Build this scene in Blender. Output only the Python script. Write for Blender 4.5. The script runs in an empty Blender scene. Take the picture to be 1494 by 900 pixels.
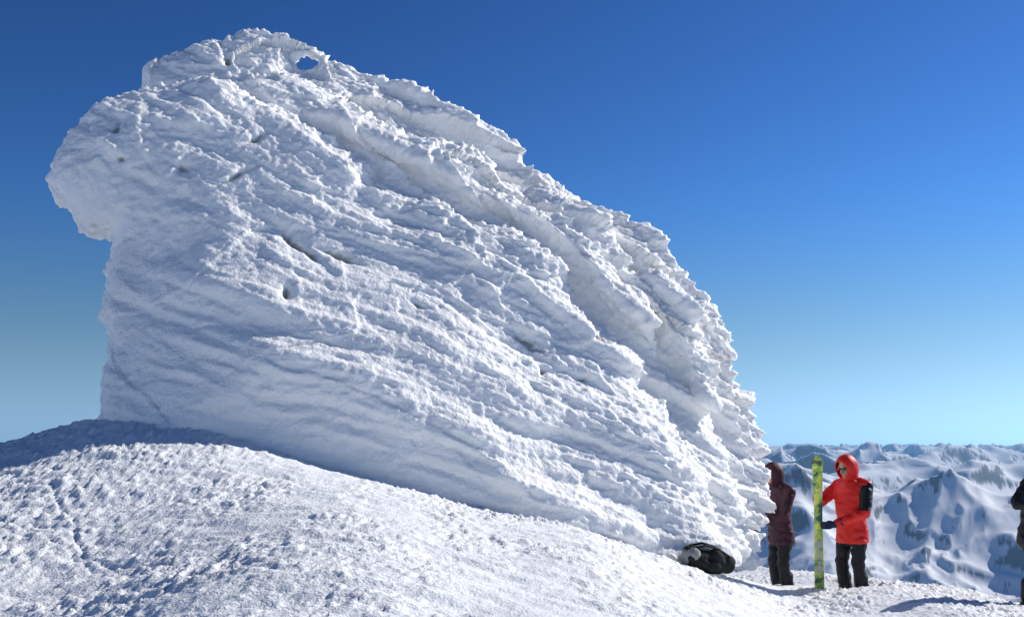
import bpy, bmesh, math, numpy as np
from mathutils import Vector, Matrix
scene=bpy.context.scene
# ------------------------------------------------------------------ noise
rng=np.random.RandomState(7)
PERM=rng.permutation(256).astype(np.int32)
G=rng.normal(size=(256,3)); G/=np.linalg.norm(G,axis=1)[:,None]; G=G.astype(np.float32)
def pn(x,y,z=0.0):
    x=np.asarray(x,np.float32); y=np.asarray(y,np.float32)+0*x; z=np.asarray(z,np.float32)+0*x
    xi=np.floor(x).astype(np.int32); yi=np.floor(y).astype(np.int32); zi=np.floor(z).astype(np.int32)
    xf=x-xi; yf=y-yi; zf=z-zi
    f=lambda t:t*t*t*(t*(t*6-15)+10)
    u,v,w=f(xf),f(yf),f(zf)
    out=0
    for dx in (0,1):
        a=PERM[(xi+dx)&255]; wx=u if dx else 1-u
        for dy in (0,1):
            b=PERM[(a+yi+dy)&255]; wy=v if dy else 1-v
            for dz in (0,1):
                g=G[PERM[(b+zi+dz)&255]]; wz=w if dz else 1-w
                out=out+wx*wy*wz*(g[...,0]*(xf-dx)+g[...,1]*(yf-dy)+g[...,2]*(zf-dz))
    return out*1.6
def fbm(x,y,z=0.0,o=4,g=0.5):
    s=0;a=1;t=0
    for i in range(o):
        s=s+a*pn(x*2**i+i*17.3,y*2**i+i*5.1,z*2**i+i*9.7); t+=a; a*=g
    return s/t
def sst(t,a,b):
    t=np.clip((t-a)/(b-a),0,1); return t*t*(3-2*t)
# ------------------------------------------------------------------ mesh helpers
def mk_mesh(name,V,F,smooth=True):
    me=bpy.data.meshes.new(name); V=np.asarray(V,np.float32); F=np.asarray(F,np.int32); k=F.shape[1]
    me.vertices.add(len(V)); me.vertices.foreach_set('co',V.ravel())
    me.loops.add(F.size); me.loops.foreach_set('vertex_index',F.ravel())
    me.polygons.add(len(F)); me.polygons.foreach_set('loop_start',np.arange(len(F),dtype=np.int32)*k)
    me.update(calc_edges=True); me.validate()
    if smooth: me.polygons.foreach_set('use_smooth',np.ones(len(me.polygons),bool))
    return me
def add_obj(name,me,parent=None):
    ob=bpy.data.objects.new(name,me); scene.collection.objects.link(ob)
    if parent: ob.parent=parent
    return ob
def grid_faces(nr,nc):
    i=np.arange(nr-1)[:,None]*nc+np.arange(nc-1)[None,:]
    return np.stack([i,i+1,i+nc+1,i+nc],-1).reshape(-1,4)
def remesh(me,vox,name):
    ob=add_obj('tmp',me); m=ob.modifiers.new('r','REMESH'); m.mode='VOXEL'; m.voxel_size=vox; m.use_smooth_shade=True
    dg=bpy.context.evaluated_depsgraph_get()
    new=bpy.data.meshes.new_from_object(ob.evaluated_get(dg)); new.name=name
    bpy.data.objects.remove(ob); return new
def getco(me):
    a=np.empty(len(me.vertices)*3,np.float32); me.vertices.foreach_get('co',a); return a.reshape(-1,3)
def getno(me):
    a=np.empty(len(me.vertices)*3,np.float32); me.vertex_normals.foreach_get('vector',a); return a.reshape(-1,3)
def setco(me,c): me.vertices.foreach_set('co',np.asarray(c,np.float32).ravel()); me.update()
def setattr_f(me,name,vals):
    at=me.attributes.new(name,'FLOAT','POINT'); at.data.foreach_set('value',np.asarray(vals,np.float32))
# ------------------------------------------------------------------ materials
def mat(name,col,rough=0.7,var=0.12,scale=6,bump=0.0,bscale=40,spec=0.3,metal=0):
    m=bpy.data.materials.new(name); m.use_nodes=True; nt=m.node_tree; b=nt.nodes['Principled BSDF']
    b.inputs['Roughness'].default_value=rough; b.inputs['Specular IOR Level'].default_value=spec; b.inputs['Metallic'].default_value=metal
    tc=nt.nodes.new('ShaderNodeTexCoord'); n=nt.nodes.new('ShaderNodeTexNoise'); n.inputs['Scale'].default_value=scale; n.inputs['Detail'].default_value=5
    nt.links.new(tc.outputs['Object'],n.inputs['Vector'])
    r=nt.nodes.new('ShaderNodeValToRGB'); r.color_ramp.elements[0].position=.3; r.color_ramp.elements[1].position=.7
    r.color_ramp.elements[0].color=[c*(1-var) for c in col]+[1]; r.color_ramp.elements[1].color=[min(1,c*(1+var)) for c in col]+[1]
    nt.links.new(n.outputs['Fac'],r.inputs['Fac']); nt.links.new(r.outputs['Color'],b.inputs['Base Color'])
    if bump:
        n2=nt.nodes.new('ShaderNodeTexNoise'); n2.inputs['Scale'].default_value=bscale; n2.inputs['Detail'].default_value=6
        nt.links.new(tc.outputs['Object'],n2.inputs['Vector'])
        bp=nt.nodes.new('ShaderNodeBump'); bp.inputs['Strength'].default_value=bump; bp.inputs['Distance'].default_value=.02
        nt.links.new(n2.outputs['Fac'],bp.inputs['Height']); nt.links.new(bp.outputs['Normal'],b.inputs['Normal'])
    return m
snow=mat('snow',(.79,.81,.83),.65,.03,3,.6,60,.25)
rime=mat('rime_ice',(.92,.92,.90),.6,.02,2.5,.85,34,.3)
nt=rime.node_tree; b=nt.nodes['Principled BSDF']; ramp=[n for n in nt.nodes if n.type=='VALTORGB'][0]
b.inputs['Subsurface Weight'].default_value=.38; b.inputs['Subsurface Radius'].default_value=(.8,.9,1.0); b.inputs['Subsurface Scale'].default_value=.06
at=nt.nodes.new('ShaderNodeAttribute'); at.attribute_name='dark'
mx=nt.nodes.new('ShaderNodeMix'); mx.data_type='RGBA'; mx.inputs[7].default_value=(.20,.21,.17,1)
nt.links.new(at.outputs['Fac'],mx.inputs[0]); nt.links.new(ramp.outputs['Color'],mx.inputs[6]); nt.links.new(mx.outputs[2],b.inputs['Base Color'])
mm=bpy.data.materials.new('mountain_snow_painted_haze'); mm.use_nodes=True; nt=mm.node_tree; b=nt.nodes['Principled BSDF']; out=nt.nodes['Material Output']
try: mm.cycles.emission_sampling='NONE'
except Exception as ex: print(ex)
b.inputs['Roughness'].default_value=.8; b.inputs['Specular IOR Level'].default_value=.1
at=nt.nodes.new('ShaderNodeAttribute'); at.attribute_name='dark'
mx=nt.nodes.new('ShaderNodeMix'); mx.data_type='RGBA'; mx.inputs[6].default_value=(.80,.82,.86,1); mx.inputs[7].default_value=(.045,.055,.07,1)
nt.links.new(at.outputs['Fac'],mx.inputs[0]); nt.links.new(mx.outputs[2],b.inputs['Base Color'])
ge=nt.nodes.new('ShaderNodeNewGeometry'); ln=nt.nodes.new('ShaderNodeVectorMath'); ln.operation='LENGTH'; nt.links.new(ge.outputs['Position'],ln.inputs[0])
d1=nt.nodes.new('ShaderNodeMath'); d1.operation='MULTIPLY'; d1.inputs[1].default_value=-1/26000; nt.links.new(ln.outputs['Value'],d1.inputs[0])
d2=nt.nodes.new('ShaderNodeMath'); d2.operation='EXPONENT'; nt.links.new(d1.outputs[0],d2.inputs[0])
haze_em=nt.nodes.new('ShaderNodeEmission'); haze_em.inputs['Color'].default_value=(.14,.31,.56,1); haze_em.inputs['Strength'].default_value=1  # aerial haze painted into the terrain as blue glow growing with distance, no volume
ms=nt.nodes.new('ShaderNodeMixShader'); nt.links.new(d2.outputs[0],ms.inputs[0]); nt.links.new(haze_em.outputs[0],ms.inputs[1]); nt.links.new(b.outputs[0],ms.inputs[2]); nt.links.new(ms.outputs[0],out.inputs['Surface'])

# ------------------------------------------------------------------ ground height (metres, eye level = 0)
CX=np.array([-14,-9,-7,-5.1,-4.4,-3.75,-2.88,-1.84,-.89,.02,.526,1.01,1.81,2.41,3.17,4.39,5.58,6.48,10,20])
CY=np.array([9.9,9.9,9.9,9.9,9.9,9.7,9.3,8.9,8.8,9,9.2,9.6,10.4,11.2,12,11.8,12.1,12.6,13,14])
CZ=np.array([-1.5,-.8,-.4,.04,.24,.33,.17,-.17,-.47,-.69,-.75,-.975,-1.265,-1.55,-1.78,-1.65,-1.82,-2.08,-2.9,-5])
_xs=np.linspace(-14,20,1701)
def _sm(v,s=18):
    k=np.exp(-.5*(np.arange(-60,61)/s)**2);k/=k.sum(); return np.convolve(np.pad(v,60,'edge'),k,'valid')
_cy=_sm(np.interp(_xs,CX,CY)); _cz=_sm(np.interp(_xs,CX,CZ),9)
def hyp(d,w,c): return c*(np.sqrt(1+(np.maximum(d,0)/w)**2)-1)
def hill(x,y):
    yc=np.interp(x,_xs,_cy); zc=np.interp(x,_xs,_cz); z0=-1.6-hyp(np.abs(x)-6,6,2)
    q=np.clip(y/yc,0,1)
    lw=sst(-x,.6,3.0)
    back=zc-.1*(y-yc)*sst(y-yc,-.5,1.5)
    za=np.where(y<yc, z0+(zc-z0)*np.sin(np.pi/2*q), back)
    zf=z0+(zc-z0)*np.clip(y/yc,0,1.6)**2.3
    k=9.; zb=-np.log(np.exp(-k*np.clip(zf,-4,4))+np.exp(-k*np.clip(zc-.1*np.maximum(y-yc,-2),-4,4)))/k
    zb=np.where(y>yc+4,back,zb)
    z=za*(1-lw)+zb*lw
    z=z-hyp(x-10,4.5,2.2)-hyp(-x-9,4.5,2.2)-hyp(y-28,8,4)-hyp(-y,10,4)
    z=z-.16*np.exp(-((x-4.1)**2+(y-12.25)**2)/.25)
    return z
def seg(x,y,pts,w):
    d=np.full(x.shape,9.,np.float32)
    for (ax,ay),(bx,by) in zip(pts[:-1],pts[1:]):
        t=np.clip(((x-ax)*(bx-ax)+(y-ay)*(by-ay))/((bx-ax)**2+(by-ay)**2),0,1)
        d=np.minimum(d,np.hypot(x-ax-t*(bx-ax),y-ay-t*(by-ay)))
    return np.exp(-(d/w)**2)-.3*np.exp(-((d-2*w)/w)**2)
tracks=[([(-3.75,8.1),(-3.45,7.6),(-3.2,7.3),(-3.0,6.9),(-2.8,6.6),(-2.1,6.1)],.018,.016),([(-3.9,7.5),(-3.4,7.15),(-3.1,6.9),(-2.7,6.4)],.014,.012),
        ([(.7,8.6),(1.2,8.9),(1.75,9.3),(2.4,9.9)],.06,.07)]
def ground(x,y):
    z=hill(x,y)
    z=z+.05*fbm(x*.7,y*.7,1.,3)*sst(np.abs(y),2,4)
    wx=x+.12*pn(x*2,y*2,4.); wy=y+.12*pn(x*2,y*2,8.)
    z=z+.020*pn(wx*2.2+wy*.8,wy*4.5,2.)+.012*pn(wx*6,wy*9,2.7)
    m=.25+.75*sst(fbm(x*.9,y*.6,5.,3),-.22,.3); m=np.maximum(m,sst(-x+ y*.35,4.4,6)*.8); m=np.maximum(m,.9*sst(x,3,5))
    m=m*(1-.5*np.exp(-((x+.2)**2/2.2+(y-5.2)**2/1.6)))
    c=sst(pn(wx*10,wy*10,3.)+.35*pn(x*26,y*26,2.),.0,.5); c2=sst(pn(wx*22,wy*22,6.)+.3*pn(x*50,y*50,2.),.05,.5)
    z=z+m*(.022*c+.019*c2+.009*pn(x*45,y*45,1.))+.005*pn(x*34,y*34,5.)
    for p,w,dp in tracks:
        ww=x+.03*pn(x*4,y*4,11.); z=z-dp*seg(ww,y+.03*pn(x*4,y*4,12.),p,w)
    return z
ys=np.exp(np.linspace(math.log(2.4),math.log(19),680)); xs=np.concatenate([np.linspace(-10,-5.6,50)[:-1],np.linspace(-5.6,7.0,880),np.linspace(7.0,13,60)[1:]])
X,Y=np.meshgrid(xs,ys); Z=ground(X.ravel().astype(np.float32),Y.ravel().astype(np.float32))
me=mk_mesh('snow_ground',np.stack([X.ravel(),Y.ravel(),Z],1),grid_faces(len(ys),len(xs))); me.materials.append(snow)
add_obj('snow_ground',me)
# ------------------------------------------------------------------ terrain to the horizon
ang=np.radians(np.concatenate([np.linspace(-180,-45,90)[:-1],np.linspace(-45,10,80)[:-1],np.linspace(10,32,460)[:-1],np.linspace(32,180,110)]))
L_=lambda a,b,n:np.exp(np.linspace(math.log(a),math.log(b),n))
rr=np.concatenate([L_(2.,600,150)[:-1],L_(600,30000,950)[:-1],L_(30000,70000,60)])
A,R=np.meshgrid(ang,rr); X=(np.sin(A)*R).ravel(); Y=(np.cos(A)*R).ravel(); R=R.ravel()
def mountains(x,y,r):
    X=x/1000+31.3; Y=y/1000+12.7
    wx=X+.8*fbm(X*.4,Y*.4,3.,4); wy=Y+.8*fbm(X*.4,Y*.4,7.,4)
    s=0;a=1;w=1;f=.27;t=0
    for i in range(8):
        n=pn(wx*f+i*3.3,wy*f*.85,i*2.1)
        n=1-np.sqrt((n*1.5)**2+.0004); n=np.clip(n,0,1)**1.3
        fade=sst(1000/f/(r*.0042+1),1.5,3.5)
        s=s+a*(n-.45*(i>0)-.1)*w*fade; t+=a; w=np.clip(n*1.2,0.45,1); a*=.50; f*=2.07
    s=s/t*1.25+.25
    rk=r/1000
    base=np.interp(rk,[0,1,2,4,8,14,24,60],[-330,-400,-680,-960,-1060,-1010,-960,-1000])
    amp=np.interp(rk,[0,1,2,4,8,14,24,60],[60,190,480,820,980,1000,980,900])
    return base+amp*s, s
Mz,S=mountains(X,Y,R)
w=sst(R,50,900)
inp=(X>-9.6)&(X<12.6)&(Y>2.5)&(Y<18)
Z=(hill(X,Y)-np.where(inp,.35,.02))*(1-w)+Mz*w
me=mk_mesh('mountain_terrain',np.stack([X,Y,Z],1),grid_faces(len(rr),len(ang))[:,::-1])
me.update(); no=getno(me)
if no[:,2].mean()<0: me.flip_normals(); no=-no
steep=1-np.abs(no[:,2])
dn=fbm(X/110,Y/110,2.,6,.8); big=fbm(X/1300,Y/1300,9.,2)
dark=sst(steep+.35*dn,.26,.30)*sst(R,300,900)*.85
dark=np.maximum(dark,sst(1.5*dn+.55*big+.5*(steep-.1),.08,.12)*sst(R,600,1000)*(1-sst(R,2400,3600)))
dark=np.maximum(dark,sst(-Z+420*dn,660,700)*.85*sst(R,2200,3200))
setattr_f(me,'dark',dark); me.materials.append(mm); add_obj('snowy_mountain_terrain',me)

# ------------------------------------------------------------------ rime-covered rock
FL=1452.; 
def depth(px,py,off): return 10.75+1.5*(px-60)/1080+1.8*(645-py)/600-off
def to_world(pts,off):
    o=[]
    for px,py in pts:
        d=depth(px,py,off); o.append(((px-747)/FL*d,(645-py)/FL*d))
    return np.array(o)
def layer(pts,off,Tf,Rf,Tb,Rb,holes=(),st=.05,lip=0,lr=.3):
    P=to_world(pts,off); Hs=[to_world(h,off) for h in holes]
    gx=np.arange(P[:,0].min()-.1,P[:,0].max()+.1,st); gz=np.arange(P[:,1].min()-.1,P[:,1].max()+.1,st)
    X,Z=np.meshgrid(gx,gz)
    Y=np.full(X.shape,11.)
    for _ in range(12): Y=.5*Y+.5*depth(747+FL*X/Y,645-FL*Z/Y,off)
    def sd(poly):
        d=np.full(X.shape,99.); ins=np.zeros(X.shape,bool)
        for i in range(len(poly)):
            ax,az=poly[i]; bx,bz=poly[(i+1)%len(poly)]
            t=np.clip(((X-ax)*(bx-ax)+(Z-az)*(bz-az))/((bx-ax)**2+(bz-az)**2+1e-9),0,1)
            d=np.minimum(d,np.hypot(X-ax-t*(bx-ax),Z-az-t*(bz-az)))
            c=((az>Z)!=(bz>Z))&(X<(bx-ax)*(Z-az)/(bz-az+1e-12)+ax); ins^=c
        return np.where(ins,d,-d)
    D=sd(P)
    for h in Hs: D=np.minimum(D,-sd(h))
    ins=D>0
    prof=lambda d,R,p:1-(1-np.clip(d/R,0,1))**p
    yf=Y-.03-Tf*prof(D,Rf,2.0)-lip*prof(D,lr,2.0); yb=Y+.03+Tb*prof(D,Rb,2.2)
    nr,nc=X.shape; idx=np.arange(nr*nc).reshape(nr,nc)
    q=ins[:-1,:-1]&ins[1:,:-1]&ins[:-1,1:]&ins[1:,1:]
    a,b_,c,d=idx[:-1,:-1],idx[:-1,1:],idx[1:,1:],idx[1:,:-1]; N=nr*nc
    F=[np.stack([a,b_,c,d],-1)[q], (np.stack([a,d,c,b_],-1)+N)[q]]
    qp=np.pad(q,1)
    def wall(mask,i,j): F.append(np.stack([j[mask],i[mask],i[mask]+N,j[mask]+N],-1))
    wall(q&~qp[:-2,1:-1],a,b_); wall(q&~qp[2:,1:-1],c,d); wall(q&~qp[1:-1,:-2],d,a); wall(q&~qp[1:-1,2:],b_,c)
    V=np.concatenate([np.stack([X,yf,Z],-1).reshape(-1,3),np.stack([X,yb,Z],-1).reshape(-1,3)])
    F=np.concatenate(F); used=np.unique(F); mp=np.zeros(len(V),int); mp[used]=np.arange(len(used))
    return V[used],mp[F]
bottom=[(1040,826),(980,840),(850,840),(600,800),(300,730),(160,680)]
LB=[(155,640),(168,610),(148,560),(158,520),(156,480),(145,440),(155,380),(164,345),(126,338),(102,308),(72,272),(76,240),(105,197),(140,157),(168,146),(202,137),(214,108),(262,76),(330,54),(385,46),(430,52),(470,74),(530,100),(600,131),(680,168),(732,192),(750,212),(756,238),(805,264),(884,302),(950,344),(998,390),(1046,447),(1068,490),(1060,530),(1090,572),(1106,615),(1108,660),(1126,700),(1132,735),(1114,762),(1098,770),(1104,800),(1090,822)]+bottom
LC=[(155,640),(160,520),(170,300),(250,125),(420,112),(520,155),(600,195),(715,232),(735,262),(790,275),(860,315),(915,375),(935,425),(975,482),(1010,560),(1050,650),(1085,740),(1085,815)]+bottom
LA=[(160,640),(155,560),(165,520),(152,440),(170,350),(128,338),(104,308),(74,272),(80,240),(106,197),(142,160),(168,148),(235,130),(300,122),(340,124),(370,154),(430,172),(486,202),(498,217),(552,242),(548,270),(600,292),(640,298),(716,326),(776,346),(820,384),(826,412),(840,448),(890,478),(930,520),(938,562),(972,592),(988,650),(1030,700),(1045,760),(1070,800),(1070,820)]+bottom
LD=[(180,640),(190,520),(200,380),(300,330),(420,300),(560,350),(660,400),(740,440),(770,500),(840,560),(860,600),(850,640),(900,690),(960,740),(960,800)]+bottom[2:]
LH=[(72,272),(78,240),(106,198),(140,160),(168,150),(232,132),(300,122),(341,126),(368,155),(395,190),(380,225),(330,250),(300,285),(262,262),(230,300),(205,330),(168,334),(150,322),(128,338),(104,308)]
LS1=[(430,165),(500,160),(580,190),(690,225),(720,250),(700,262),(740,300),(700,300),(600,262),(560,240),(490,205)]
LS2=[(640,270),(740,280),(820,310),(880,360),(900,410),(940,440),(955,500),(900,470),(850,430),(830,375),(760,335),(690,305)]
LS3=[(880,380),(960,400),(1010,450),(1035,520),(1050,600),(1010,590),(985,530),(940,470)]
hole=[(436,89),(447,84),(459,89),(454,97),(439,98)]
parts=[layer(LB,0,.35,.9,1.6,1.6,[hole]),layer(LC,.45,.25,1.2,.8,1.2,lip=.25,lr=.22),layer(LA,.95,.40,2.2,.9,1.2,lip=.35,lr=.25),
       layer(LD,1.40,.75,2.3,1.2,1.5,lip=.05,lr=.4),layer(LH,1.15,.35,.9,1.0,.8,lip=.12,lr=.2),
       layer(LS1,.80,.10,.6,.8,.4,lip=.22,lr=.18),layer(LS2,.85,.15,.6,.8,.4,lip=.22,lr=.18),layer(LS3,.70,.15,.6,.8,.4,lip=.20,lr=.18)]
V=[];F=[];n=0
for v,f in parts: V.append(v);F.append(f+n);n+=len(v)
me=mk_mesh('t',np.concatenate(V),np.concatenate(F)); me=remesh(me,.023,'rime')
co=getco(me)
E=np.empty(len(me.edges)*2,np.int32); me.edges.foreach_get('vertices',E); E=E.reshape(-1,2)
deg=np.bincount(E.ravel(),minlength=len(co))[:,None]
def smooth(c,k):
    for _ in range(k):
        s=np.stack([np.bincount(E[:,0],c[E[:,1],j],len(c))+np.bincount(E[:,1],c[E[:,0],j],len(c)) for j in range(3)],1)
        c=.5*c+.5*s/deg
    return c
co=smooth(co,9); setco(me,co); no=getno(me); ns=smooth(no,25); ns/=np.linalg.norm(ns,axis=1)[:,None]+1e-6
x,y,z=co.T
FX,FZ=6.6,-2.3
dx,dz=FX-x,FZ-z; r=np.hypot(dx,dz); phi=np.degrees(np.arctan2(-dz,dx)); v=np.radians(phi)*9
fl=np.stack([dx/r,0*r,dz/r],1)
r2=r+.3*fbm(x*.8,y*.8,z*.8,3); v2=v+.28*fbm(r*.35+9,v*.8,y*.6,3)+.16*fbm(x*.55,y*.5,z*.55+7,2)
saw=lambda t,p=1.6:(t-np.floor(t))**p
rough=np.clip(.10+.9*sst(phi,27,42)+.75*sst(-r,-5.2,-3.0),0,1)
head=np.exp(-((x+3.3)**2/1.6+(z-3.0)**2/.8)); rough=np.clip(rough-.45*head,0.08,1)
face=.3+.7*sst(-ns[:,1],.1,.6); rim=1-sst(-ns[:,1],.2,.65)
fine=np.clip(.8*rough+.8*rim+.35*head,0,1.2)
bil=lambda a,b_,c:np.abs(pn(a,b_,c))*2-.45
ledge=lambda t,p=1.3:(1-(t-np.floor(t)))**p*sst(t-np.floor(t),0,.16)
m1=sst(pn(r*.45,v*.6,3.),-.25,.25); m2=sst(pn(r*.8+5,v*1.2,7.),-.15,.35); m3=sst(pn(r*.6+9,v*.9,17.),-.2,.35)
h=.26*(ledge(v2*.62+.35*pn(r*.25,v*.2,1.))-.4)*m1*(.3+.7*rough)*face
h+=.11*(ledge(v2*1.6+.8*pn(r*.5,v*.5,5.))-.4)*m2*(.25+.75*rough)*face
h+=.040*(ledge(v2*3.7+1.0*pn(r*.9,v*.9,5.))-.4)*(.25+.75*rough)*(1-.5*rim)*(.3+.7*m3)
h+=.15*(saw(-r2/1.9+1.4*pn(v2*.8,r*.15,y*.25))-.35)*(.05+.95*rough)*face
h+=.06*(saw(-r2/.75+1.5*pn(v2*1.9,r*.4,y*.4+5))-.35)*(.1+.9*rough)
h+=.10*bil(r2*.5,v2*1.5,y*.9)*(.22+.78*rough)*face
h+=.048*bil(r2*1.2+4,v2*3.0,y*2)*(.22+.78*fine)
h+=.036*bil(r2*2.8,v2*5.4,y*4.5)*(.22+.78*fine)*(.35+.65*m3)
h+=.030*bil(r2*5.5,v2*9.5,y*9)*(.35+.65*fine)*(.4+.6*m3)
h+=.08*fbm(r*.35,v2*1.6,y*.6,3)
h+=.040*fbm(r2*.8,v2*8,y*2,3)*(1.15-.5*fine)
h+=.032*np.clip(pn(x*15,y*15,z*15)+.5*pn(x*30,y*30,z*30),-.1,1)*(.4+.8*fine)
left=sst(-x,2.6,3.6)
h+=(.08+.09*left)*rim*np.clip(fbm(x*3.5,y*3.5,z*3.5,3,.65)+.05,-.12,1)
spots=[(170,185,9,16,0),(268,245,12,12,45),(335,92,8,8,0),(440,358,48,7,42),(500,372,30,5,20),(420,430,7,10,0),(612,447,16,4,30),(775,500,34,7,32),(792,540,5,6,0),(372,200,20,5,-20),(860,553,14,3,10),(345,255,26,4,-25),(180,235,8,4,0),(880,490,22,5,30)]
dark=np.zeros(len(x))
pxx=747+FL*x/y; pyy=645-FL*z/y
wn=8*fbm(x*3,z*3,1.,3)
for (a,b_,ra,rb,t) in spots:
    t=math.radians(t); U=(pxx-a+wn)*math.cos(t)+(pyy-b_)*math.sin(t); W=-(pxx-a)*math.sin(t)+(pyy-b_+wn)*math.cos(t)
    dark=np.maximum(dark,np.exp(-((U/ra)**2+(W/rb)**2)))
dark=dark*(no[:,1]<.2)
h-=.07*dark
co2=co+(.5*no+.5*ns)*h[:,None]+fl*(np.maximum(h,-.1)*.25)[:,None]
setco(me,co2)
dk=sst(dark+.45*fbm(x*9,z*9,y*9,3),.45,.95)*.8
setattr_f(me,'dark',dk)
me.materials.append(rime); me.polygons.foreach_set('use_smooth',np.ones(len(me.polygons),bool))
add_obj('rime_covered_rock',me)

# ------------------------------------------------------------------ figure tools
class Build:
    def __init__(s): s.V=[];s.F=[]
    def loft(s,rings,n=20):
        base=len(s.V)
        for c,u,v in rings:
            for k in range(n):
                a=2*math.pi*k/n; s.V.append(Vector(c)+Vector(u)*math.cos(a)+Vector(v)*math.sin(a))
        for i in range(len(rings)-1):
            for k in range(n):
                a=base+i*n+k; b=base+i*n+(k+1)%n; s.F.append((a,b,b+n)); s.F.append((a,b+n,a+n))
        for i,fl in ((0,1),(len(rings)-1,0)):
            s.V.append(Vector(rings[i][0])); c=len(s.V)-1
            for k in range(n):
                a=base+i*n+k; b=base+i*n+(k+1)%n
                s.F.append((c,b,a) if fl else (c,a,b))
    def tube(s,pts,rad,flat=1.0,n=14):
        pts=[Vector(p) for p in pts]
        for i in range(len(pts)-1):
            a,b=pts[i],pts[i+1]; d=(b-a); d.normalize()
            u=d.orthogonal().normalized(); v=d.cross(u)
            ra,rb=rad[i],rad[i+1]; R=[]
            for t in (-90,-65,-40,-15): 
                t=math.radians(t); R.append((a+d*ra*math.sin(t),u*max(ra*math.cos(t),1e-4),v*max(ra*math.cos(t),1e-4)))
            R.append((a,u*ra,v*ra)); R.append((b,u*rb,v*rb))
            for t in (15,40,65,90):
                t=math.radians(t); R.append((b+d*rb*math.sin(t),u*max(rb*math.cos(t),1e-4),v*max(rb*math.cos(t),1e-4)))
            s.loft(R,n)
    def ell(s,c,r,rot=0,n=20,m=12):
        c=Vector(c); M=Matrix.Rotation(rot,3,'X'); R=[]
        for i in range(m+1):
            t=math.pi*(i/m-.5); R.append((c+M@Vector((0,0,r[2]*math.sin(t))),M@Vector((max(r[0]*math.cos(t),1e-4),0,0)),M@Vector((0,max(r[1]*math.cos(t),1e-4),0))))
        s.loft(R,n)
    def mesh(s,name,vox):
        me=mk_mesh(name,np.array([tuple(v) for v in s.V]),np.array(s.F)); return remesh(me,vox,name) if vox else me
def hand(B,wrist,grip,side,fdir,up=(0,0,1)):
    w=Vector(wrist); g=Vector(grip); up=Vector(up); f=Vector(fdir).normalized(); s=Vector(side).normalized()
    palm=g+s*.045-f*.02
    for k in (-1,0,1): B.tube([w,palm+up*.026*k+f*.01],[.030,.021])
    for k,L in zip((1.5,.5,-.5,-1.5),(.92,1,.95,.8)):
        p0=palm+up*.023*k+f*.02; p1=p0+f*.042*L; p2=p1-s*.055*L+f*.006; p3=p2-f*.030*L-s*.004
        B.tube([p0,p1,p2,p3],[.0125,.012,.0115,.010],n=10)
    t0=palm+up*.03-f*.02; t1=t0-s*.035-f*.022+up*.012; t2=t1-s*.035+f*.004
    B.tube([t0,t1,t2],[.016,.014,.012],n=10)
skin_m=mat('skin',(.50,.27,.18),.5,.1,20); red=mat('red_shell_fabric',(.74,.020,.012),.5,.15,5,.5,9,.35)
blk=mat('black_fabric',(.012,.012,.014),.6,.3,6,.5,9); burg=mat('burgundy_fabric',(.050,.015,.026),.6,.2,6,.5,9)
navy=mat('navy_glove',(.012,.022,.06),.6,.2,8); lens=mat('dark_lens',(.01,.01,.012),.08,.1,3,spec=.8); lips=mat('lips',(.35,.12,.10),.5)
gry=mat('grey_nylon',(.30,.31,.29),.8,.2,8,.3,30,.15); dgr=mat('charcoal_nylon',(.022,.025,.024),.85,.3,8,.4,20,.12); blkp=mat('boot_plastic',(.02,.02,.022),.35,.2,5)

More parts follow.
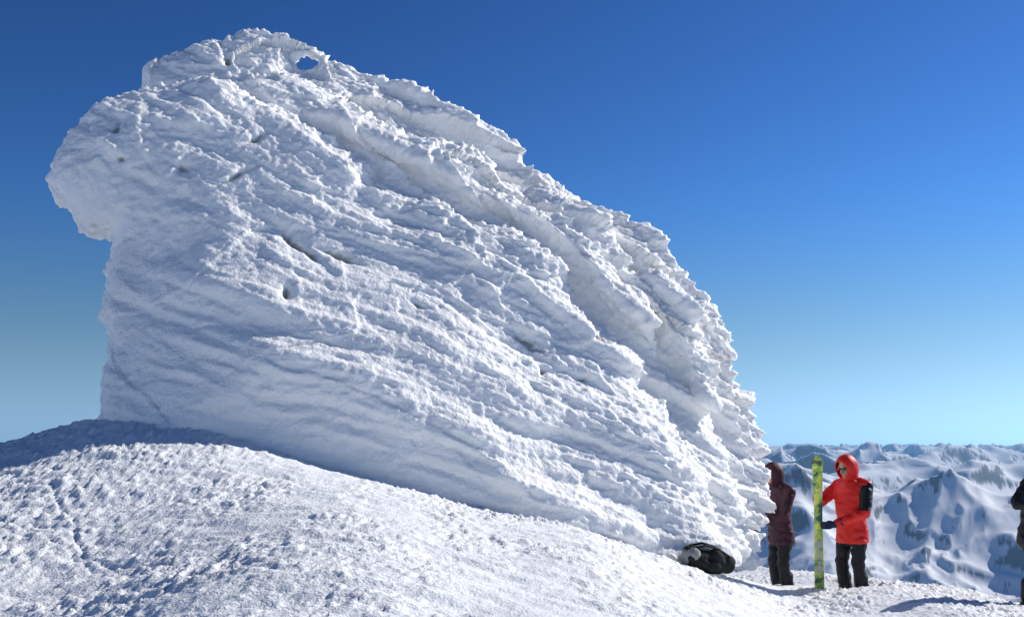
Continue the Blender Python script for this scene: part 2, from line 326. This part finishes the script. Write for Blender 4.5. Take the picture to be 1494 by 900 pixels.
def figure(name,loc,heading,sh,el,wr,jacket,rule,gloves,glv_args,ht=1.0,head_tilt=.35,lean=0.0,knees=.04):
    root=bpy.data.objects.new(name,None); scene.collection.objects.link(root)
    root.location=loc; root.rotation_euler=(0,0,heading); root.scale=(ht,)*3
    B=Build()
    for s in (-1,1):
        hx=.105*s
        B.tube([(hx,.0,.86),(.12*s,-knees,.48),(.125*s,.01,.16)],[.105,.078,.07])
        B.tube([(.125*s,.02,.30),(.125*s,.02,.10)],[.075,.08])
        B.tube([(.125*s,.05,.055),(.135*s,-.15,.045)],[.055,.048]); B.tube([(.125*s,.03,.12),(.13*s,-.06,.07)],[.06,.055])
    L=lambda z:-lean*max(0,z-.85)
    R=[(.70,.185,.135,0.0),(.74,.215,.16,0),(.86,.205,.155,0),(1.0,.185,.14,-.01),(1.15,.195,.145,-.01),(1.3,.215,.15,0),(1.40,.205,.135,.01),(1.46,.15,.11,.01),(1.50,.085,.08,0),(1.56,.07,.07,-.01)]
    B.loft([((0,cy+L(z),z),(rx,0,0),(0,ry,0)) for z,rx,ry,cy in R],28)
    for s_,e_,w_ in zip(sh,el,wr):
        B.tube([s_,e_,w_],[.085,.068,.052]); B.tube([(s_[0]*.5,s_[1],s_[2]+.03),s_],[.08,.085])
    me=B.mesh(name+'_body',.011)
    c=getco(me); n=getno(me)
    wr_=.012*fbm(c[:,0]*9,c[:,1]*9,c[:,2]*13,3)+.007*np.sin(c[:,2]*45+5*pn(c[:,0]*6,c[:,1]*6,c[:,2]*4))*sst(pn(c[:,0]*5,c[:,1]*5,c[:,2]*5+4),-.3,.3)*(c[:,2]<1.45)
    setco(me,c+n*wr_[:,None])
    mats=[jacket,blk,blkp]; 
    for m in mats: me.materials.append(m)
    mi=np.zeros(len(me.polygons),np.int32); ctr=np.empty(len(me.polygons)*3,np.float32); me.polygons.foreach_get('center',ctr); ctr=ctr.reshape(-1,3)
    mi[ctr[:,2]<.715]=1; mi[ctr[:,2]<.2]=2
    mi[(ctr[:,2]>.715)&rule(ctr)]=1
    me.polygons.foreach_set('material_index',mi); me.polygons.foreach_set('use_smooth',np.ones(len(mi),bool))
    add_obj('body',me,root)
    hc=Vector((0,-.045+L(1.6),1.635)); B=Build()
    B.ell((0,0,.015),(.076,.093,.112)); B.ell((0,-.025,-.055),(.058,.068,.062)); B.ell((0,-.075,-.095),(.026,.022,.02))
    B.tube([(0,-.088,.02),(0,-.112,-.022)],[.010,.016],n=8); B.ell((.016,-.100,-.026),(.010,.010,.008));B.ell((-.016,-.100,-.026),(.010,.010,.008))
    B.ell((0,-.088,-.056),(.027,.013,.006)); B.ell((0,-.086,-.069),(.023,.013,.007)); B.tube([(-.04,-.083,.035),(.04,-.083,.035)],[.011,.011],n=8)
    for s in (-1,1): B.ell((.078*s,.01,-.005),(.012,.02,.032))
    me=B.mesh('head',.005); me.materials.append(skin_m); me.materials.append(lips)
    M=Matrix.Translation(hc)@Matrix.Rotation(head_tilt,4,'X')
    ho=add_obj('head',me,root); ho.matrix_local=M
    B=Build()
    for s in (-1,1): B.ell((.034*s,-.092,.016),(.033,.014,.021))
    B.tube([(-.01,-.103,.02),(.01,-.103,.02)],[.005,.005],n=8)
    for s in (-1,1): B.tube([(.06*s,-.088,.02),(.08*s,.0,.02)],[.005,.004],n=8)
    me=B.mesh('glasses',None); me.materials.append(lens); g=add_obj('sunglasses',me,root); g.matrix_local=M
    V=[];F=[];nu,nv=32,20
    for i in range(nv+1):
        th=math.radians(48)+(math.pi-math.radians(48))*i/nv
        for k in range(nu):
            a=2*math.pi*k/nu; d=Vector((math.sin(th)*math.cos(a),-math.cos(th),math.sin(th)*math.sin(a)))
            rx,ry,rz=.118,.135,.148
            if d.z<0: rx+=.02*-d.z; rz+=.03
            p=Vector((d.x*rx,d.y*ry,d.z*rz)); p*=1+.03*float(pn(d.x*3,d.y*3,d.z*3)); 
            if i<2: p*=1.03
            V.append(p+Vector((0,.005,.0)))
    for i in range(nv):
        for k in range(nu):
            a=i*nu+k;b=i*nu+(k+1)%nu; F.append((a,b,b+nu,a+nu))
    me=mk_mesh('hood',np.array([tuple(p) for p in V]),np.array(F)); me.materials.append(jacket)
    ho=add_obj('hood',me,root); ho.matrix_local=M; so=ho.modifiers.new('s','SOLIDIFY'); so.thickness=.012; so.offset=0
    B=Build(); B.tube([(0,.02+L(1.5),1.46),(0,.0+L(1.55),1.56)],[.105,.1]); me=B.mesh('collar',.012); me.materials.append(jacket); add_obj('collar',me,root)
    B=Build()
    for (w_,a) in zip(wr,glv_args): hand(B,w_,*a)
    for e_,w_ in zip(el,wr):
        e_,w_=Vector(e_),Vector(w_); d=(w_-e_).normalized(); B.tube([w_-d*.05,w_+d*.02],[.058,.045])
    me=B.mesh('gloves',.005); me.materials.append(gloves); me.polygons.foreach_set('use_smooth',np.ones(len(me.polygons),bool)); add_obj('gloves',me,root)
    return root
def gz(x,y): return float(ground(np.array([x],np.float32),np.array([y],np.float32))[0])
a=math.radians(-58)
loc=Vector((4.12,12.05,-1.93)); SK=Vector((-.04,-.50,0))
redrule=lambda c:((c[:,2]>1.12)&(c[:,1]>-.05)&(c[:,2]<1.45)&(np.abs(c[:,0])>.05))|((c[:,0]>.19)&(c[:,2]>1.13)&(c[:,2]<1.42))|((c[:,2]<.80)&(c[:,1]>.10))
figure('skier_in_red_jacket',loc,a,[(.20,0,1.40),(-.20,0,1.40)],[(.29,-.13,1.10),(-.28,-.24,1.20)],[(.10,-.40,.97),(-.16,-.44,1.25)],
   red,redrule,navy,[((.01,-.49,.95),(1,.1,0),(-.35,-1,0)),((-.09,-.50,1.28),(-1,.1,0),(.25,-1,0))],head_tilt=.45,lean=.08)
Rz=Matrix.Rotation(a,3,'Z'); sp=loc+Rz@SK
skr=bpy.data.objects.new('pair_of_skis',None); scene.collection.objects.link(skr); skr.location=(sp.x-.02,sp.y,-1.84); skr.rotation_euler=(0,math.radians(-1.0),math.radians(-14))
yel=mat('ski_topsheet',(.50,.60,.06),.35,.25,7,spec=.5); 
nt=yel.node_tree; rp=[n for n in nt.nodes if n.type=='VALTORGB'][0]; rp.color_ramp.interpolation='CONSTANT'
rp.color_ramp.elements[0].position=0; rp.color_ramp.elements[1].position=.43
rp.color_ramp.elements[0].color=(.05,.10,.06,1); rp.color_ramp.elements[1].color=(.30,.48,.07,1)
e=rp.color_ramp.elements.new(.52); e.color=(.72,.72,.10,1); e=rp.color_ramp.elements.new(.63); e.color=(.80,.82,.70,1)
base_m=mat('ski_base',(.03,.03,.035),.4); bind=mat('ski_binding',(.35,.36,.38),.35,.1,9,metal=.5); org=mat('orange_plastic',(.7,.10,.02),.4)
def ski(name,ysign):
    N=50; V=[];F=[]; Lk=1.68
    for i in range(N+1):
        t=i/N; z=t*Lk
        w=.044+.016*abs(2*t-1)**1.6+ .004*t
        if t>.93: w*=math.sqrt(max(0.02,1-((t-.93)/.07)**2))
        if t<.03: w*=.75+.25*t/.03
        cam=.012*math.sin(math.pi*min(1,t/.9)); tip=.10*max(0,(t-.88)/.12)**2
        y0=ysign*(.003+cam*.6+tip); y1=y0+ysign*(.006+.012*math.sin(math.pi*t))
        V+=[(-w,y0,z),(w,y0,z),(w*.93,y1,z),(-w*.93,y1,z)]
    for i in range(N):
        for k in range(4):
            a0=i*4+k;b0=i*4+(k+1)%4; F.append((a0,b0,b0+4,a0+4))
    F.append((0,1,2,3)); F.append((N*4,N*4+3,N*4+2,N*4+1))
    me=mk_mesh(name,np.array(V),np.array(F),False); me.materials.append(yel); me.materials.append(base_m)
    bm=bmesh.new(); bm.from_mesh(me); bmesh.ops.recalc_face_normals(bm,faces=bm.faces)
    for p in bm.faces:
        p.material_index=1 if p.normal.y*ysign<-.8 else 0
    bm.to_mesh(me); bm.free()
    add_obj(name,me,skr)
    bm=bmesh.new()
    for z0,hh,dd,ww in ((.62,.10,.045,.06),(.78,.16,.014,.05),(.92,.09,.05,.066),(.70,.05,.06,.04)):
        if ysign<0: ww*=.8
        r_=bmesh.ops.create_cube(bm,size=1); bmesh.ops.scale(bm,vec=(ww,dd,hh),verts=r_['verts']); bmesh.ops.translate(bm,vec=(0,ysign*(.024+dd/2),z0-.28),verts=r_['verts'])
    bmesh.ops.bevel(bm,geom=bm.edges[:],offset=.005,segments=2,affect='EDGES')
    mb=bpy.data.meshes.new(name+'_binding'); bm.to_mesh(mb); bm.free(); mb.materials.append(bind if ysign<0 else org); add_obj(name+'_binding',mb,skr)
ski('ski_front',-1); ski('ski_rear',1)
figure('hiker_in_burgundy_jacket',(3.45,12.75,-2.00),math.radians(-75),[(.20,0,1.40),(-.20,0,1.40)],[(.27,-.12,1.10),(-.27,-.14,1.10)],[(.14,-.36,1.02),(-.14,-.36,1.02)],
   burg,lambda c:(c[:,2]<.5),blk,[((.08,-.44,1.02),(1,.1,0),(-.35,-1,0)),((-.08,-.44,1.02),(-1,.1,0),(.35,-1,0))],ht=.98,head_tilt=.3,lean=.10)
figure('hiker_in_black_jacket',(5.86,11.2,gz(5.86,11.2)+.0),math.radians(50),[(.20,0,1.40),(-.20,0,1.40)],[(.30,.10,1.16),(-.36,.08,1.20)],[(.20,-.16,1.10),(-.20,-.16,1.20)],
   blk,lambda c:(c[:,2]<.5),blk,[((.1,-.26,1.1),(1,.1,0),(-.35,-1,0)),((-.1,-.26,1.22),(-1,.1,0),(.35,-1,0))],head_tilt=.2,lean=.05)
bp=bpy.data.objects.new('backpack',None); scene.collection.objects.link(bp); bp.location=(1.95,9.95,gz(1.95,9.95)+.12); bp.rotation_euler=(math.radians(8),math.radians(14),math.radians(12))
B=Build(); 
R=[(-.25,.08,.07),(-.235,.12,.105),(-.12,.14,.125),(.03,.14,.12),(.13,.125,.105),(.19,.09,.08)]
B.loft([((x_,0,0),(0,ry,0),(0,0,rz)) for x_,ry,rz in R],24); B.ell((.0,-.11,-.02),(.13,.06,.07))
B.ell((.20,0,.02),(.085,.12,.09)); B.ell((.06,-.04,.07),(.10,.08,.07))
me=B.mesh('pack_body',.01); c=getco(me); n_=getno(me); setco(me,c+n_*(.03*fbm(c[:,0]*10,c[:,1]*10,c[:,2]*10,4))[:,None]); me.materials.append(dgr); add_obj('pack_body',me,bp)
B=Build(); B.ell((-.18,-.04,.04),(.075,.10,.075)); B.ell((-.23,-.02,-.01),(.05,.09,.08)); me=B.mesh('grey_panel',.01); c=getco(me); n_=getno(me); setco(me,c+n_*(.02*fbm(c[:,0]*12,c[:,1]*12,c[:,2]*12,4))[:,None]); me.materials.append(gry); add_obj('grey_lid',me,bp)
B=Build()
for yy in (-.05,.06): B.tube([(-.2,yy,.10),(-.08,yy,.155),(.06,yy,.15),(.2,yy,.10)],[.012]*4,n=8)
me=B.mesh('straps',None); me.materials.append(blk); add_obj('straps',me,bp)

# ------------------------------------------------------------------ light, sky, camera
EL=math.radians(34); AZ=math.radians(63)  # azimuth clockwise from +Y
sd=Vector((math.sin(AZ)*math.cos(EL),math.cos(AZ)*math.cos(EL),math.sin(EL)))
su=bpy.data.lights.new('sun','SUN'); su.energy=5.0; su.angle=math.radians(.53); su.color=(1,.955,.89)
so=bpy.data.objects.new('sun',su); scene.collection.objects.link(so); so.rotation_euler=sd.to_track_quat('Z','Y').to_euler(); so.location=(20,0,15)
w=bpy.data.worlds.new('World'); scene.world=w; w.use_nodes=True; nt=w.node_tree; bg=nt.nodes['Background']
sk=nt.nodes.new('ShaderNodeTexSky'); sk.sky_type='NISHITA'; sk.sun_disc=False; sk.sun_elevation=EL; sk.sun_rotation=AZ; sk.altitude=2000; sk.air_density=1.2; sk.dust_density=.5; sk.ozone_density=3
hs=nt.nodes.new('ShaderNodeHueSaturation'); hs.inputs['Saturation'].default_value=1.05; nt.links.new(sk.outputs[0],hs.inputs['Color'])
mu=nt.nodes.new('ShaderNodeMix'); mu.data_type='RGBA'; mu.blend_type='MULTIPLY'; mu.inputs[0].default_value=1; mu.inputs[7].default_value=(.77,.93,1.03,1)
nt.links.new(hs.outputs[0],mu.inputs[6])
bw=nt.nodes.new('ShaderNodeRGBToBW'); nt.links.new(sk.outputs[0],bw.inputs[0])
ht=nt.nodes.new('ShaderNodeMix'); ht.data_type='RGBA'; ht.blend_type='MULTIPLY'; ht.inputs[0].default_value=1; ht.inputs[7].default_value=(.58,.82,1.06,1); nt.links.new(bw.outputs[0],ht.inputs[6])
tc=nt.nodes.new('ShaderNodeTexCoord'); sx=nt.nodes.new('ShaderNodeSeparateXYZ'); nt.links.new(tc.outputs['Generated'],sx.inputs[0])
mr=nt.nodes.new('ShaderNodeMapRange'); mr.interpolation_type='SMOOTHSTEP'; mr.inputs[1].default_value=0.0; mr.inputs[2].default_value=.25; mr.inputs[3].default_value=1; mr.inputs[4].default_value=0; nt.links.new(sx.outputs[2],mr.inputs[0])
hm=nt.nodes.new('ShaderNodeMix'); hm.data_type='RGBA'; nt.links.new(mr.outputs[0],hm.inputs[0]); nt.links.new(mu.outputs[2],hm.inputs[6]); nt.links.new(ht.outputs[2],hm.inputs[7])
gm=nt.nodes.new('ShaderNodeGamma'); gm.inputs[1].default_value=1.62; nt.links.new(hm.outputs[2],gm.inputs[0])
nt.links.new(gm.outputs[0],bg.inputs[0]); bg.inputs[1].default_value=.032
cam=bpy.data.cameras.new('camera'); co_=bpy.data.objects.new('camera',cam); scene.collection.objects.link(co_); scene.camera=co_
cam.sensor_width=36; cam.lens=36*FL/1494; cam.shift_y=195/1494; cam.clip_start=.1; cam.clip_end=120000
co_.location=(0,0,0); co_.rotation_euler=(math.pi/2,0,0)
scene.view_settings.view_transform='Standard'; scene.view_settings.look='None'; scene.view_settings.exposure=0
